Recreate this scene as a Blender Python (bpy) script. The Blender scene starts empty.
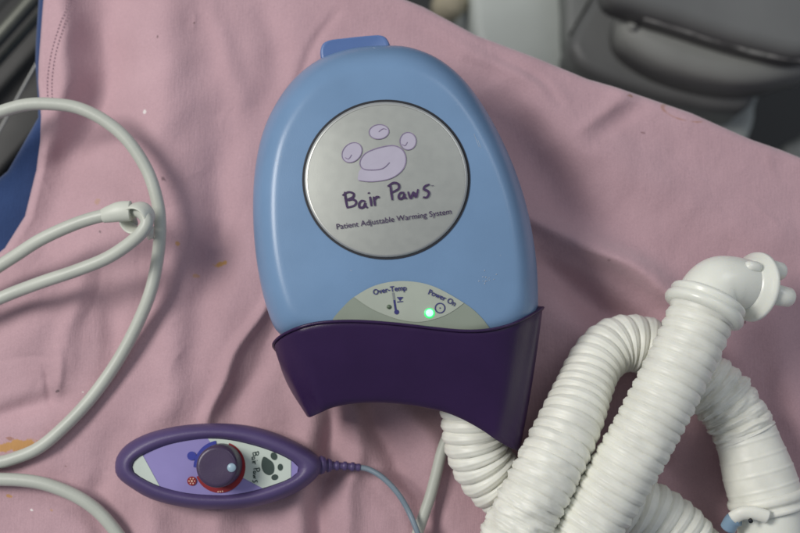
import bpy, bmesh, math, random
import numpy as np
from mathutils import Vector, Matrix, noise
random.seed(4)
S = bpy.context.scene
C = S.collection
# ------------------------------------------------------------ camera
D = 0.6667; TILT = math.radians(6); LENS = 50.0
cam_d = bpy.data.cameras.new("camera"); cam = bpy.data.objects.new("camera", cam_d); C.objects.link(cam)
cam_d.lens = LENS; cam_d.sensor_width = 36; cam_d.clip_start = 0.02; cam_d.clip_end = 50
cam.location = (0, -D*math.sin(TILT), D*math.cos(TILT)); cam.rotation_euler = (TILT, 0, 0)
cam_d.dof.use_dof = True; cam_d.dof.focus_distance = D-0.062; cam_d.dof.aperture_fstop = 5.2
S.camera = cam
# ------------------------------------------------------------ light
W = bpy.data.worlds.new("World"); S.world = W; W.use_nodes = True
bg = W.node_tree.nodes["Background"]; bg.inputs[0].default_value = (0.80, 0.86, 1.0, 1); bg.inputs[1].default_value = 0.25
def area(name, loc, target, size, power, color):
    l = bpy.data.lights.new(name, 'AREA'); l.shape = 'RECTANGLE'; l.size = size[0]; l.size_y = size[1]
    l.energy = power; l.color = color
    o = bpy.data.objects.new(name, l); C.objects.link(o); o.location = loc
    o.rotation_euler = (Vector(target)-Vector(loc)).to_track_quat('-Z', 'Y').to_euler()
    return o
area("ceiling_lamp_key", (-1.02, 0.34, 1.22), (0, 0, 0), (0.55, 0.46), 17.5, (1.0, 0.97, 0.93))
area("ceiling_lamp_fill", (0.95, 1.0, 1.5), (0.1, 0, 0), (0.9, 0.5), 5, (0.95, 0.97, 1.0))
S.view_settings.view_transform = 'Standard'; S.view_settings.look = 'None'
S.view_settings.exposure = 0.12; S.view_settings.gamma = 1.0
# ------------------------------------------------------------ helpers
K = 36/LENS/800
ct, st = math.cos(TILT), math.sin(TILT)
def P(px, py, z=0.0):
    """photo measure -> world point at real height z"""
    dx = (px-400)*K; dy = (266.5-py)*K
    d = Vector((dx, dy*ct+st, dy*st-ct))
    o = Vector(cam.location)
    return o + d*((z-o.z)/d.z)
MM = 0.001
def mat(name, col, rough=0.5, metal=0.0, var=0.08, vscale=40, bump=0.0, bscale=400, coat=0.0, sss=0.0,
        rvar=0.1, col2=None, emit=None, trans=0.0, spec=0.5, cut=(0.35, 0.65)):
    m = bpy.data.materials.new(name); m.use_nodes = True
    nt = m.node_tree; N = nt.nodes; L = nt.links; b = N["Principled BSDF"]
    tc = N.new("ShaderNodeTexCoord")
    nz = N.new("ShaderNodeTexNoise"); nz.inputs["Scale"].default_value = vscale; nz.inputs["Detail"].default_value = 5
    L.new(tc.outputs["Object"], nz.inputs["Vector"])
    r = N.new("ShaderNodeValToRGB"); r.color_ramp.elements[0].position = cut[0]; r.color_ramp.elements[1].position = cut[1]
    c2 = col2 or tuple(c*(1-var) for c in col)
    r.color_ramp.elements[0].color = (*c2, 1); r.color_ramp.elements[1].color = (*col, 1)
    L.new(nz.outputs["Fac"], r.inputs[0]); L.new(r.outputs[0], b.inputs["Base Color"])
    mr = N.new("ShaderNodeMapRange"); mr.inputs[3].default_value = max(0.02, rough-rvar); mr.inputs[4].default_value = rough+rvar
    L.new(nz.outputs["Fac"], mr.inputs[0]); L.new(mr.outputs[0], b.inputs["Roughness"])
    b.inputs["Metallic"].default_value = metal; b.inputs["Specular IOR Level"].default_value = spec
    b.inputs["Coat Weight"].default_value = coat; b.inputs["Coat Roughness"].default_value = 0.25
    if sss:
        b.inputs["Subsurface Weight"].default_value = sss; b.inputs["Subsurface Radius"].default_value = (1, .9, .7)
        b.inputs["Subsurface Scale"].default_value = 0.004
    if trans: b.inputs["Transmission Weight"].default_value = trans
    if bump:
        n2 = N.new("ShaderNodeTexNoise"); n2.inputs["Scale"].default_value = bscale; n2.inputs["Detail"].default_value = 3
        L.new(tc.outputs["Object"], n2.inputs["Vector"])
        bp = N.new("ShaderNodeBump"); bp.inputs["Strength"].default_value = bump; bp.inputs["Distance"].default_value = 0.0006
        L.new(n2.outputs["Fac"], bp.inputs["Height"]); L.new(bp.outputs[0], b.inputs["Normal"])
    if emit:
        b.inputs["Emission Color"].default_value = (*emit[0], 1); b.inputs["Emission Strength"].default_value = emit[1]
    return m
def link(name, verts, faces, m, parent=None, smooth=True):
    me = bpy.data.meshes.new(name); me.from_pydata([tuple(v) for v in verts], [], faces); me.update()
    bm = bmesh.new(); bm.from_mesh(me); bmesh.ops.recalc_face_normals(bm, faces=bm.faces); bm.to_mesh(me); bm.free()
    if smooth: me.polygons.foreach_set("use_smooth", [True]*len(me.polygons))
    me.materials.append(m)
    o = bpy.data.objects.new(name, me); C.objects.link(o)
    if parent:
        o.parent = parent; bpy.context.view_layer.update(); o.matrix_parent_inverse = parent.matrix_world.inverted()
    return o
def thing(name, label, cat, loc=(0, 0, 0), group=None):
    o = bpy.data.objects.new(name, None); o.empty_display_size = 0.02; C.objects.link(o); o.location = loc
    o['label'] = label; o['category'] = cat
    if group: o['group'] = group
    bpy.context.view_layer.update()
    return o
def tag(o, label, cat, group=None):
    o['label'] = label; o['category'] = cat
    if group: o['group'] = group
    return o
class MB:
    def __init__(s): s.v = []; s.f = []
    def add(s, v, f):
        n = len(s.v); s.v += [Vector(a) for a in v]; s.f += [tuple(i+n for i in q) for q in f]; return s
    def build(s, name, m, parent=None, smooth=True): return link(name, s.v, s.f, m, parent, smooth)
def crom(pts, n=12, closed=False):
    """Catmull-Rom through tuples of any length"""
    P_ = [np.array(p, float) for p in pts]; out = []
    m = len(P_); rng = m if closed else m-1
    for i in range(rng):
        if closed: a, b, c, d = P_[(i-1) % m], P_[i], P_[(i+1) % m], P_[(i+2) % m]
        else: a, b, c, d = P_[max(i-1, 0)], P_[i], P_[i+1], P_[min(i+2, m-1)]
        for k in range(n):
            t = k/n
            out.append(0.5*((2*b)+(-a+c)*t+(2*a-5*b+4*c-d)*t*t+(-a+3*b-3*c+d)*t**3))
    if not closed: out.append(P_[-1])
    return [tuple(o) for o in out]
def resample(pts, step):
    pts = [Vector(p) for p in pts]; L = [0]
    for a, b in zip(pts, pts[1:]): L.append(L[-1]+(b-a).length)
    n = max(2, int(L[-1]/step)+1); out = []; j = 0
    for i in range(n):
        s = L[-1]*i/(n-1)
        while j < len(L)-2 and L[j+1] < s: j += 1
        t = (s-L[j])/max(1e-9, L[j+1]-L[j]); out.append(pts[j].lerp(pts[j+1], min(1, max(0, t))))
    return out, L[-1]
def sweep(mb, pts, rad, seg=20, caps=True, fl=1.0):
    """rad: float or f(s, angle, index) ; pts world Vectors"""
    n = len(pts); T = []
    for i in range(n):
        T.append((pts[min(n-1, i+1)]-pts[max(0, i-1)]).normalized())
    up = Vector((0, 0, 1))
    if abs(T[0].dot(up)) > .9: up = Vector((1, 0, 0))
    side = T[0].cross(up).normalized(); V = []; s = 0
    for i in range(n):
        if i: s += (pts[i]-pts[i-1]).length
        side = (side - T[i]*side.dot(T[i])).normalized(); nn = side.cross(T[i]).normalized()
        for k in range(seg):
            a = 2*math.pi*k/seg
            r = rad(s, a, i) if callable(rad) else rad
            V.append(pts[i]+side*math.cos(a)*r+nn*math.sin(a)*r*fl)
    F = [(i*seg+k, i*seg+(k+1) % seg, (i+1)*seg+(k+1) % seg, (i+1)*seg+k) for i in range(n-1) for k in range(seg)]
    if caps: F += [tuple(range(seg))[::-1], tuple((n-1)*seg+k for k in range(seg))]
    mb.add(V, F)
def pix_path(pts, step=0.002, n=12):
    sp = crom(pts, n); w = [P(a, b, z) for a, b, z in sp]
    return resample(w, step)
def lathe(mb, center, axis, prof, seg=48):
    """prof: list of (dist along axis, radius)"""
    axis = Vector(axis).normalized(); u = axis.orthogonal().normalized(); v = axis.cross(u)
    V = []
    for h, r in prof:
        for k in range(seg):
            a = 2*math.pi*k/seg; V.append(Vector(center)+axis*h+(u*math.cos(a)+v*math.sin(a))*r)
    n = len(prof)
    F = [(i*seg+k, i*seg+(k+1) % seg, (i+1)*seg+(k+1) % seg, (i+1)*seg+k) for i in range(n-1) for k in range(seg)]
    F += [tuple(range(seg))[::-1], tuple((n-1)*seg+k for k in range(seg))]
    mb.add(V, F)
def flatpoly(mb, loop, zf, thick=0.0003, sub=None):
    """closed 2-D loop (photo measure) laid on the surface zf as a thin inlay"""
    n = len(loop)
    top = [P(x, y, zf(x, y)+thick) for x, y in loop]; bot = [P(x, y, zf(x, y)-0.0004) for x, y in loop]
    F = [tuple(range(n))]+[(i, (i+1) % n, n+(i+1) % n, n+i) for i in range(n)]
    mb.add(top+bot, F)
def patch(mb, top, bot, zf, thick, n=60, m=14):
    """inlay between an upper and a lower curve (x increasing), following the surface"""
    x0 = max(top[0][0], bot[0][0]); x1 = min(top[-1][0], bot[-1][0]); V = []
    for i in range(n+1):
        x = x0+(x1-x0)*(i/n); a = float(np.interp(x, [p[0] for p in top], [p[1] for p in top])); b = float(np.interp(x, [p[0] for p in bot], [p[1] for p in bot]))
        for j in range(m+1):
            y = a+(b-a)*j/m; V.append(P(x, y, zf(x, y)+thick))
    w = m+1
    mb.add(V, [(i*w+j, (i+1)*w+j, (i+1)*w+j+1, i*w+j+1) for i in range(n) for j in range(m)])
def ribbon(mb, pts, w, zf, thick=0.0004, closed=False, taper=True):
    """a pen stroke w units wide following pts"""
    n = len(pts); Lf = []; Rt = []
    for i, (x, y) in enumerate(pts):
        if closed: a = pts[(i-1) % n]; b = pts[(i+1) % n]
        else: a = pts[max(0, i-1)]; b = pts[min(n-1, i+1)]
        tx, ty = b[0]-a[0], b[1]-a[1]; l = math.hypot(tx, ty) or 1; nx, ny = -ty/l, tx/l
        ww = w*.5*(1 if closed or not taper else (0.65+0.35*math.sin(math.pi*min(1, max(0, (i+.5)/n)))))
        Lf.append(P(x+nx*ww, y+ny*ww, zf(x, y)+thick)); Rt.append(P(x-nx*ww, y-ny*ww, zf(x, y)+thick))
    F = [(i, i+1, n+i+1, n+i) for i in range(n-1)]
    if closed: F.append((n-1, 0, n, 2*n-1))
    mb.add(Lf+Rt, F)
def circ(cx, cy, rx, ry=None, rot=0, n=40, a0=0, a1=360):
    ry = ry or rx; o = []; full = abs(a1-a0) >= 360
    for i in range(n):
        a = math.radians(a0+(a1-a0)*i/(n if full else n-1)); x = rx*math.cos(a); y = -ry*math.sin(a)
        c, s = math.cos(math.radians(rot)), -math.sin(math.radians(rot)); o.append((cx+x*c-y*s, cy+x*s+y*c))
    return o
def text(mb, s, origin, size, rot, zf, thick=0.0004, arc=0.0, align='CENTER', spacing=1.0, squash=1.0, bold=0.0):
    """lettering; origin/size in photo measure; rot degrees ccw; arc = curvature per unit"""
    cu = bpy.data.curves.new("t", 'FONT'); cu.body = s; cu.size = size; cu.align_x = align; cu.space_character = spacing
    cu.offset = bold; cu.resolution_u = 5
    o = bpy.data.objects.new("t", cu); C.objects.link(o); bpy.context.view_layer.update()
    me = o.evaluated_get(bpy.context.evaluated_depsgraph_get()).to_mesh()
    vs = []
    c, si = math.cos(math.radians(rot)), math.sin(math.radians(rot))
    for v in me.vertices:
        x, y = v.co.x*squash, v.co.y
        if arc:
            R = 1/arc; a = x/R; x, y = (R+y)*math.sin(a), (R+y)*math.cos(a)-R
        X = origin[0]+x*c-y*si; Y = origin[1]-(x*si+y*c); vs.append(P(X, Y, zf(X, Y)+thick))
    mb.add(vs, [tuple(p.vertices) for p in me.polygons])
    bpy.data.objects.remove(o); bpy.data.curves.remove(cu)
def sm(t): t = min(1, max(0, t)); return t*t*(3-2*t)

# ------------------------------------------------------------ cloth height field (photo measure -> metres)
FOLDS = [  # polyline, width, height mm
 ([(112, -60), (110, 20), (102, 85), (72, 175), (40, 245)], 28, -9.5),
 ([(66, -60), (66, 30), (58, 100), (48, 150)], 14, 4),
 ([(175, -60), (168, 40), (160, 130), (172, 210)], 30, 5),
 ([(262, 0), (278, 50), (262, 100)], 15, -2.6),
 ([(215, 0), (228, 60), (238, 110)], 12, 1.6),
 ([(225, 120), (222, 220), (204, 300), (196, 360)], 20, -4.2),
 ([(275, 285), (258, 317), (234, 360), (206, 418), (200, 440)], 6, 3.4),
 ([(288, 300), (268, 350), (238, 400), (226, 425)], 13, -3.4),
 ([(180, 330), (170, 400), (150, 420)], 18, 3),
 ([(84, 258), (76, 300), (70, 345), (62, 380)], 12, 2.4),
 ([(30, 300), (34, 360)], 34, 4),
 ([(-20, 420), (20, 412), (66, 398)], 10, -3.2),
 ([(105, 290), (118, 330), (108, 372)], 12, -2.4),
 ([(64, 350), (58, 400)], 4, 1.2), ([(46, 370), (50, 405)], 3, -1),
 ([(302, 380), (306, 430), (300, 533), (296, 600)], 13, 3.5),
 ([(328, 405), (328, 450), (320, 533), (318, 600)], 9, -4.2),
 ([(350, 400), (356, 450), (352, 500), (350, 600)], 10, 3.0),
 ([(366, 392), (384, 445), (420, 495), (450, 560)], 12, -5.0),
 ([(400, 400), (428, 440), (440, 470)], 14, 3.2),
 ([(250, 500), (262, 560), (265, 620)], 12, -3), ([(225, 505), (215, 600)], 12, 2.5),
 ([(150, 500), (170, 600)], 16, 3), ([(110, 440), (100, 500), (120, 580)], 14, -2.5),
 ([(495, 85), (545, 175), (590, 225)], 30, -6),
 ([(470, 60), (540, 110), (600, 150), (680, 200)], 26, 4),
 ([(520, 210), (588, 244), (650, 282), (690, 310)], 13, 7.5),
 ([(535, 258), (585, 298), (640, 335)], 17, -9),
 ([(624, 97), (606, 108), (584, 124)], 8, 2.4),
 ([(636, 112), (620, 124), (596, 140)], 10, -1.4),
 ([(700, 210), (760, 240), (820, 250)], 30, 3.0),
 ([(690, 480), (720, 430), (700, 400)], 18, -4),
 ([(640, 440), (670, 470)], 14, -4),
 ([(430, 20), (480, 60), (560, 92)], 9, 1.4),
 ([(340, 15), (300, 70), (272, 130)], 5, -1.2),
 ([(500, 62), (540, 80), (556, 100)], 5, -1.1),
 ([(780, 330), (800, 420), (830, 520)], 20, 3),
]
_r = random.Random(11); CREASES = []
for _ in range(46):
    x, y = _r.uniform(40, 800), _r.uniform(0, 540); a = _r.gauss(math.radians(100 if x < 480 else 40), .45); l = _r.uniform(25, 90)
    CREASES.append((x, y, x+l*math.cos(a), y+l*math.sin(a), _r.uniform(2.0, 5.0), _r.choice((-1, 1))*_r.uniform(.25, .8)))
def foldfield(X, Y):
    Z = np.zeros_like(X)
    # soft warp so that no fold is perfectly regular
    Xw = X + 3.5*np.sin(Y*.037+1.3)+1.5*np.sin(Y*.11+X*.03); Yw = Y + 3.0*np.sin(X*.041+.4)
    for pl, w, h in FOLDS:
        sp = crom(pl, 5) if len(pl) > 2 else pl
        best = np.full_like(X, 1e9); tt = np.zeros_like(X); n = len(sp)-1
        for i, ((ax, ay), (bx, by)) in enumerate(zip(sp, sp[1:])):
            dx, dy = bx-ax, by-ay; l2 = dx*dx+dy*dy+1e-9
            t = np.clip(((Xw-ax)*dx+(Yw-ay)*dy)/l2, 0, 1)
            d = np.hypot(Xw-ax-t*dx, Yw-ay-t*dy); m = d < best
            best = np.where(m, d, best); tt = np.where(m, (i+t)/n, tt)
        env = 0.45+0.55*np.sin(np.pi*np.clip(tt, 0, 1))
        Z += 1.7*h*env*np.exp(-(best/w)**2)
    for ax, ay, bx, by, w, h in CREASES:
        dx, dy = bx-ax, by-ay; t = np.clip(((Xw-ax)*dx+(Yw-ay)*dy)/(dx*dx+dy*dy), 0, 1)
        sd = ((Xw-ax)*dy-(Yw-ay)*dx)/math.hypot(dx, dy)-6*np.sin(t*3.0+ax)
        d2 = np.hypot(Xw-ax-t*dx, Yw-ay-t*dy)
        Z += h*np.sin(np.pi*t)*np.exp(-np.abs(sd)/w)*(d2 < 60)
    Z += 0.9*np.sin(X*.021+Y*.013)*np.cos(Y*.017-.6)+0.5*np.sin(X*.05-Y*.032+2)+0.25*np.sin(X*.11+Y*.06)*np.sin(Y*.07)
    return Z*MM
def cloth_z(px, py): return float(foldfield(np.array([float(px)]), np.array([float(py)]))[0])

def interp(tab, y):
    ys = [a for a, b in tab]; xs = [b for a, b in tab]; return float(np.interp(y, ys, xs))
def drape(name, left, right, ya, yb, ny, nx, zoff, hang, r, m, field, wav=1.0, split=14):
    """sheet lying on the table whose two long sides roll over the table edge and hang down"""
    V = []; rows = []
    for j in range(ny+1):
        y = ya+(yb-ya)*j/ny; xl = interp(left, y)+r/0.0006*0.9; xr = interp(right, y)-r/0.0006*0.9*2.0
        xr = max(xr, xl+20)
        xs = np.array([xl+(xr-xl)*i/nx for i in range(nx+1)]); zs = field(xs, np.full_like(xs, y))+zoff
        mid = [P(x, y, z) for x, z in zip(xs, zs)]
        def side(E, nrm, ph):
            out = []
            for k in range(1, 7):
                a = math.radians(85)*k/6; out.append(E+nrm*r*math.sin(a)-Vector((0, 0, r*(1-math.cos(a)))))
            base = out[-1]
            for k in range(1, split+1):
                d = hang*k/split; am = min(1, k/5)*0.010*wav
                out.append(base-Vector((0, 0, d))+nrm*(d*.05+am*math.sin(y*.05+ph+.3*math.sin(y*.021))))
            return out
        # edge directions from the edge tables
        def nrm(tab, sgn):
            a = P(interp(tab, y-4), y-4, 0); b = P(interp(tab, y+4), y+4, 0); t = (b-a).normalized()
            n = Vector((t.y, -t.x, 0)); return n if n.x*sgn > 0 else -n
        lf = side(mid[0], nrm(left, -1), 0)[::-1]; rt = side(mid[-1], nrm(right, 1), 2)
        rows.append(lf+mid+rt)
    w = len(rows[0]); V = [p for r_ in rows for p in r_]
    F = [(j*w+i, j*w+i+1, (j+1)*w+i+1, (j+1)*w+i) for j in range(ny) for i in range(w-1)]
    me_o = link(name, V, F, m)
    sol = me_o.modifiers.new("s", 'SOLIDIFY'); sol.thickness = 0.0007; sol.offset = -1
    return me_o

def cloth_material(name, base, dark, stains=True):
    m = bpy.data.materials.new(name); m.use_nodes = True
    nt = m.node_tree; N = nt.nodes; L = nt.links; b = N["Principled BSDF"]
    tc = N.new("ShaderNodeTexCoord"); co = tc.outputs["Object"]
    def nz(scale, det=4, rough=.5, vec=co):
        n = N.new("ShaderNodeTexNoise"); n.inputs["Scale"].default_value = scale; n.inputs["Detail"].default_value = det
        n.inputs["Roughness"].default_value = rough; L.new(vec, n.inputs["Vector"]); return n.outputs["Fac"]
    def ramp(v, p0, p1, c0=(0, 0, 0, 1), c1=(1, 1, 1, 1)):
        r = N.new("ShaderNodeValToRGB"); r.color_ramp.elements[0].position = p0; r.color_ramp.elements[1].position = p1
        r.color_ramp.elements[0].color = c0; r.color_ramp.elements[1].color = c1; L.new(v, r.inputs[0]); return r.outputs[0]
    def mix(f, a, bb, mode='MIX'):
        x = N.new("ShaderNodeMix"); x.data_type = 'RGBA'; x.blend_type = mode
        if isinstance(f, float): x.inputs[0].default_value = f
        else: L.new(f, x.inputs[0])
        for i, q in ((6, a), (7, bb)):
            if isinstance(q, tuple): x.inputs[i].default_value = q
            else: L.new(q, x.inputs[i])
        return x.outputs[2]
    def math_(op, a, bb=None):
        x = N.new("ShaderNodeMath"); x.operation = op
        for i, q in ((0, a), (1, bb)):
            if q is None: continue
            if isinstance(q, (int, float)): x.inputs[i].default_value = q
            else: L.new(q, x.inputs[i])
        return x.outputs[0]
    col = ramp(nz(14, 6, .6), .3, .7, (*dark, 1), (*base, 1))
    # thread-scale mottling and lint
    fine = ramp(nz(1500, 2), .3, .7, (.90, .90, .90, 1), (1.06, 1.06, 1.06, 1)); col = mix(1.0, col, fine, 'MULTIPLY')
    if stains:
        col = mix(math_('MULTIPLY', ramp(nz(260, 3, .7), .70, .78), 0.35), col, (.20, .13, .14, 1))
        sp = N.new("ShaderNodeSeparateXYZ"); L.new(co, sp.inputs[0])
        def blob(px, py, rx, ry, colr, k, ns=120, lo=.42, hi=.56, rot=0):
            p = P(px, py, 0); mp = N.new("ShaderNodeMapping"); mp.vector_type = 'TEXTURE'
            mp.inputs["Location"].default_value = (p.x, p.y, 0); mp.inputs["Rotation"].default_value = (0, 0, math.radians(rot))
            mp.inputs["Scale"].default_value = (rx*.0006, ry*.0006, 1e3); L.new(co, mp.inputs[0])
            ln = N.new("ShaderNodeVectorMath"); ln.operation = 'LENGTH'; L.new(mp.outputs[0], ln.inputs[0])
            f = math_('SUBTRACT', 1.0, ln.outputs["Value"])
            f = math_('ADD', f, math_('MULTIPLY', math_('SUBTRACT', nz(ns, 5, .65), .5), 2.4))
            f = ramp(f, lo, hi)
            gate = ramp(ln.outputs["Value"], .95, 1.35, (1, 1, 1, 1), (0, 0, 0, 1))
            f = math_('MULTIPLY', math_('MULTIPLY', f, gate), k)
            nonlocal col
            col = mix(f, col, colr)
        Y = (.50, .27, .08, 1); R = (.30, .13, .05, 1)
        blob(14, 446, 32, 11, Y, .9, 90, rot=5); blob(50, 439, 24, 6, Y, .75, 90, rot=25); blob(10, 438, 8, 4, R, .6)
        blob(218, 263, 11, 5, Y, .9, rot=15); blob(195, 275, 6, 3, Y, .5); blob(178, 244, 4, 4, Y, .7)
        blob(8, 496, 5, 3, Y, .8, 300); blob(96, 201, 6, 5, (.45, .28, .16, 1), .5, 200); blob(52, 510, 3, 2, Y, .5, 400)
        blob(146, 113, 3, 4, (.72, .67, .65, 1), 1.0, 250, .25, .4); blob(31, 510, 2.5, 1.5, (.8, .76, .72, 1), 1.0, 300, .3, .4, rot=-30)
        blob(58, 391, 4, 3, (.12, .08, .09, 1), .8, 500); blob(83, 392, 2, 1.5, (.75, .72, .68, 1), .9, 500, .3, .4)
        blob(165, 181, 5, 3, (.14, .09, .10, 1), .7, 500, rot=-40); blob(100, 232, 2, 2, (.1, .08, .08, 1), .7, 500)
        blob(66, 466, 2.5, 2, (.18, .10, .08, 1), .8, 500); blob(643, 133, 5, 2, (.16, .08, .08, 1), .6, 300, rot=-20)
        blob(606, 262, 3, 2, (.16, .08, .08, 1), .5, 300); pass
        blob(630, 96, 5, 3, R, .7, 300); blob(745, 322, 2, 4, (.12, .07, .07, 1), .7, 500)
        pass
        blob(195, 24, 2, 2, (.12, .07, .07, 1), .8, 500); blob(160, 40, 1.5, 2, (.12, .07, .07, 1), .8, 500)
        # ring-shaped brown stain by the far hem
        p = P(686, 112, 0); mp = N.new("ShaderNodeMapping"); mp.vector_type = 'TEXTURE'
        mp.inputs["Location"].default_value = (p.x, p.y, 0); mp.inputs["Scale"].default_value = (24*.0006, 9*.0006, 1e3)
        mp.inputs["Rotation"].default_value = (0, 0, math.radians(-14))
        L.new(co, mp.inputs[0]); ln = N.new("ShaderNodeVectorMath"); ln.operation = 'LENGTH'; L.new(mp.outputs[0], ln.inputs[0])
        f = math_('ABSOLUTE', math_('SUBTRACT', ln.outputs["Value"], 1.0)); f = ramp(f, .05, .12, (1, 1, 1, 1), (0, 0, 0, 1))
        col = mix(math_('MULTIPLY', f, math_('MULTIPLY', ramp(nz(90), .4, .55), .5)), col, (.36, .16, .07, 1))
    L.new(col, b.inputs["Base Color"]); b.inputs["Roughness"].default_value = .88
    b.inputs["Sheen Weight"].default_value = .4; b.inputs["Sheen Roughness"].default_value = .5
    b.inputs["Specular IOR Level"].default_value = .25
    # weave + soft crumple
    b1 = N.new("ShaderNodeBump"); b1.inputs["Strength"].default_value = .4; b1.inputs["Distance"].default_value = .0004
    th = []
    for ang in (38, 128):
        mq = N.new("ShaderNodeMapping"); mq.inputs["Rotation"].default_value = (0, 0, math.radians(ang)); mq.inputs["Scale"].default_value = (1, .10, 1); L.new(co, mq.inputs[0]); th.append(nz(1100, 2, .6, mq.outputs[0]))
    L.new(math_('ADD', th[0], th[1]), b1.inputs["Height"])
    mp3 = N.new("ShaderNodeMapping"); mp3.inputs["Rotation"].default_value = (0, 0, math.radians(20)); mp3.inputs["Scale"].default_value = (1, .35, 1); L.new(co, mp3.inputs[0])
    cr = nz(20, 3, .5, mp3.outputs[0]); cr = math_('ABSOLUTE', math_('SUBTRACT', cr, .5))
    b2 = N.new("ShaderNodeBump"); b2.inputs["Strength"].default_value = .45; b2.inputs["Distance"].default_value = .006
    L.new(cr, b2.inputs["Height"]); L.new(b1.outputs[0], b2.inputs["Normal"])
    b3 = N.new("ShaderNodeBump"); b3.inputs["Strength"].default_value = .35; b3.inputs["Distance"].default_value = .0015
    L.new(nz(110, 4, .6), b3.inputs["Height"]); L.new(b2.outputs[0], b3.inputs["Normal"])
    L.new(b3.outputs[0], b.inputs["Normal"])
    return m
M_pink = cloth_material("pink_cotton", (.55, .362, .395), (.455, .292, .322))
M_bluec = cloth_material("blue_cotton", (.030, .065, .18), (.020, .045, .13), False)

LEFT = [(-170, 56), (-60, 48), (0, 41), (40, 38), (60, 36.5), (80, 36), (114, 39), (140, 38), (170, 34), (219, 22), (254, 0), (275, -25), (300, -60), (330, -90), (800, -110)]
RIGHT = [(-170, 60), (-100, 190), (0, 405), (14, 440), (42, 492), (67, 558), (87, 606), (95, 634), (121, 710), (148, 771), (158, 800), (200, 905), (260, 1060), (300, 1100), (800, 1110)]
pk = drape("pink_sheet", LEFT, RIGHT, -140, 660, 560, 470, 0, .34, .007, M_pink, foldfield)
tag(pk, "stained dusty pink cotton sheet with soft folds lying under everything", "sheet")
BL = [(-170, 50), (-60, 42), (0, 36), (40, 33.5), (60, 33), (100, 36), (118, 36), (150, 18), (176, 3), (200, -25), (260, -80), (300, -100), (800, -125)]
BR = [(y, x-14) for y, x in RIGHT]
def under(X, Y): return foldfield(X, Y)*.8
bl = drape("blue_sheet", BL, BR, -140, 400, 150, 120, -.008, .30, .007, M_bluec, under, 1.2)
tag(bl, "blue cloth hanging over the left edge beneath the pink sheet", "cloth")

# hem seam stitched near the left edge of the pink sheet
M_seam = mat("seam_thread", (.30, .19, .25), .9, var=.3, vscale=900)
mb = MB()
for off in (0, 4.5):
    line = crom([(68-off*.9+6, -60), (67-off+5, 0), (59-off+5, 25), (51-off+5, 52), (47-off+5, 78), (47-off+5, 100)], 14)
    w = [P(x, y, cloth_z(x, y)+.0005) for x, y in line]; pts, _ = resample(w, .0011)
    for a, b in list(zip(pts, pts[1:]))[::2]:
        sweep(mb, [a, (a+b)/2+Vector((0, 0, .00012)), b], .00022, 5)
seam = mb.build("hem_stitching", M_seam, pk)

# ------------------------------------------------------------ background: floor, bed rail, equipment
M_floor = mat("floor_vinyl", (.035, .037, .036), .6, var=.4, vscale=6)
fl = link("floor", [(-4, -4, -.80), (4, -4, -.80), (4, 4, -.80), (-4, 4, -.80)], [(0, 1, 2, 3)], M_floor); fl['kind'] = 'structure'
def slab(mb, loop, z0, z1, bev=.006, n=3):
    """prism with rounded top edge; loop in photo measure at height z1"""
    w = [P(x, y, z1) for x, y in loop]; c = sum(w, Vector())/len(w); N_ = len(w); rings = []
    def inset(d):
        out = []
        for i in range(N_):
            a, b, e = w[i-1], w[i], w[(i+1) % N_]
            t = (e-a).normalized(); nn = Vector((t.y, -t.x, 0))
            if nn.dot(b-c) > 0: nn = -nn
            out.append(b+nn*d)
        return out
    rings.append([Vector((p.x, p.y, z0)) for p in w])
    for k in range(n+1):
        a = math.pi/2*k/n; q = inset(bev*(1-math.cos(a))); rings.append([Vector((p.x, p.y, z1-bev+bev*math.sin(a))) for p in q])
    V = [p for r_ in rings for p in r_]
    F = [(i*N_+k, i*N_+(k+1) % N_, (i+1)*N_+(k+1) % N_, (i+1)*N_+k) for i in range(len(rings)-1) for k in range(N_)]
    F += [tuple(range(N_)), tuple((len(rings)-1)*N_+k for k in range(N_))]
    mb.add(V, F)
M_pale = mat("pale_enamel", (.50, .54, .50), .45, var=.12, vscale=10)
M_dgrey = mat("dark_grey_plastic", (.15, .155, .15), .5, var=.2, vscale=12)
M_mgrey = mat("mid_grey_plastic", (.22, .23, .22), .5, var=.15, vscale=12)
M_worn = mat("worn_grey_plastic", (.30, .31, .29), .5, var=.1, vscale=20)
M_scuff = mat("scuffed_edge", (.40, .40, .38), .7, var=.5, vscale=200, col2=(.20, .21, .20))
eq = thing("equipment_cart", "blurred grey medical cart with rounded dark housing and pale base beyond the pink sheet", "medical cart", P(640, 20, -.80))
mb = MB(); slab(mb, crom([(466, -60), (470, 0), (474, 40), (500, 80), (600, 160), (700, 190), (742, 150), (756, 122), (764, 90), (820, 20), (830, -60), (700, -120), (520, -120)], 4, True), -.80, -.40, .012); mb.build("base", M_pale, eq)
mb = MB(); slab(mb, crom([(572, 34), (573, 55), (590, 71), (640, 89), (692, 104), (738, 109), (754, 102), (764, 84), (812, 60), (840, -30), (760, -90), (640, -90), (604, -20)], 4, True), -.398, -.33, .010); mb.build("lower_housing", M_dgrey, eq)
mb = MB(); slab(mb, crom([(569, -60), (568, 0), (569, 36), (576, 33), (596, 8), (612, -20), (616, -60)], 4, True), -.398, -.345, .004); mb.build("side_panel", M_mgrey, eq)
mb = MB(); slab(mb, crom([(622, 22), (630, 40), (660, 60), (700, 74), (745, 81), (790, 76), (830, 60), (850, 0), (760, -60), (650, -40), (626, 0)], 5, True), -.328, -.27, .016, 5); mb.build("bumper_lip", M_worn, eq)
mb = MB(); slab(mb, crom([(606, -12), (640, 9), (680, 22), (720, 35), (764, 47), (810, 54), (860, 30), (850, -60), (740, -120), (620, -90)], 5, True), -.268, -.23, .012, 5); mb.build("upper_housing", M_dgrey, eq)
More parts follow.
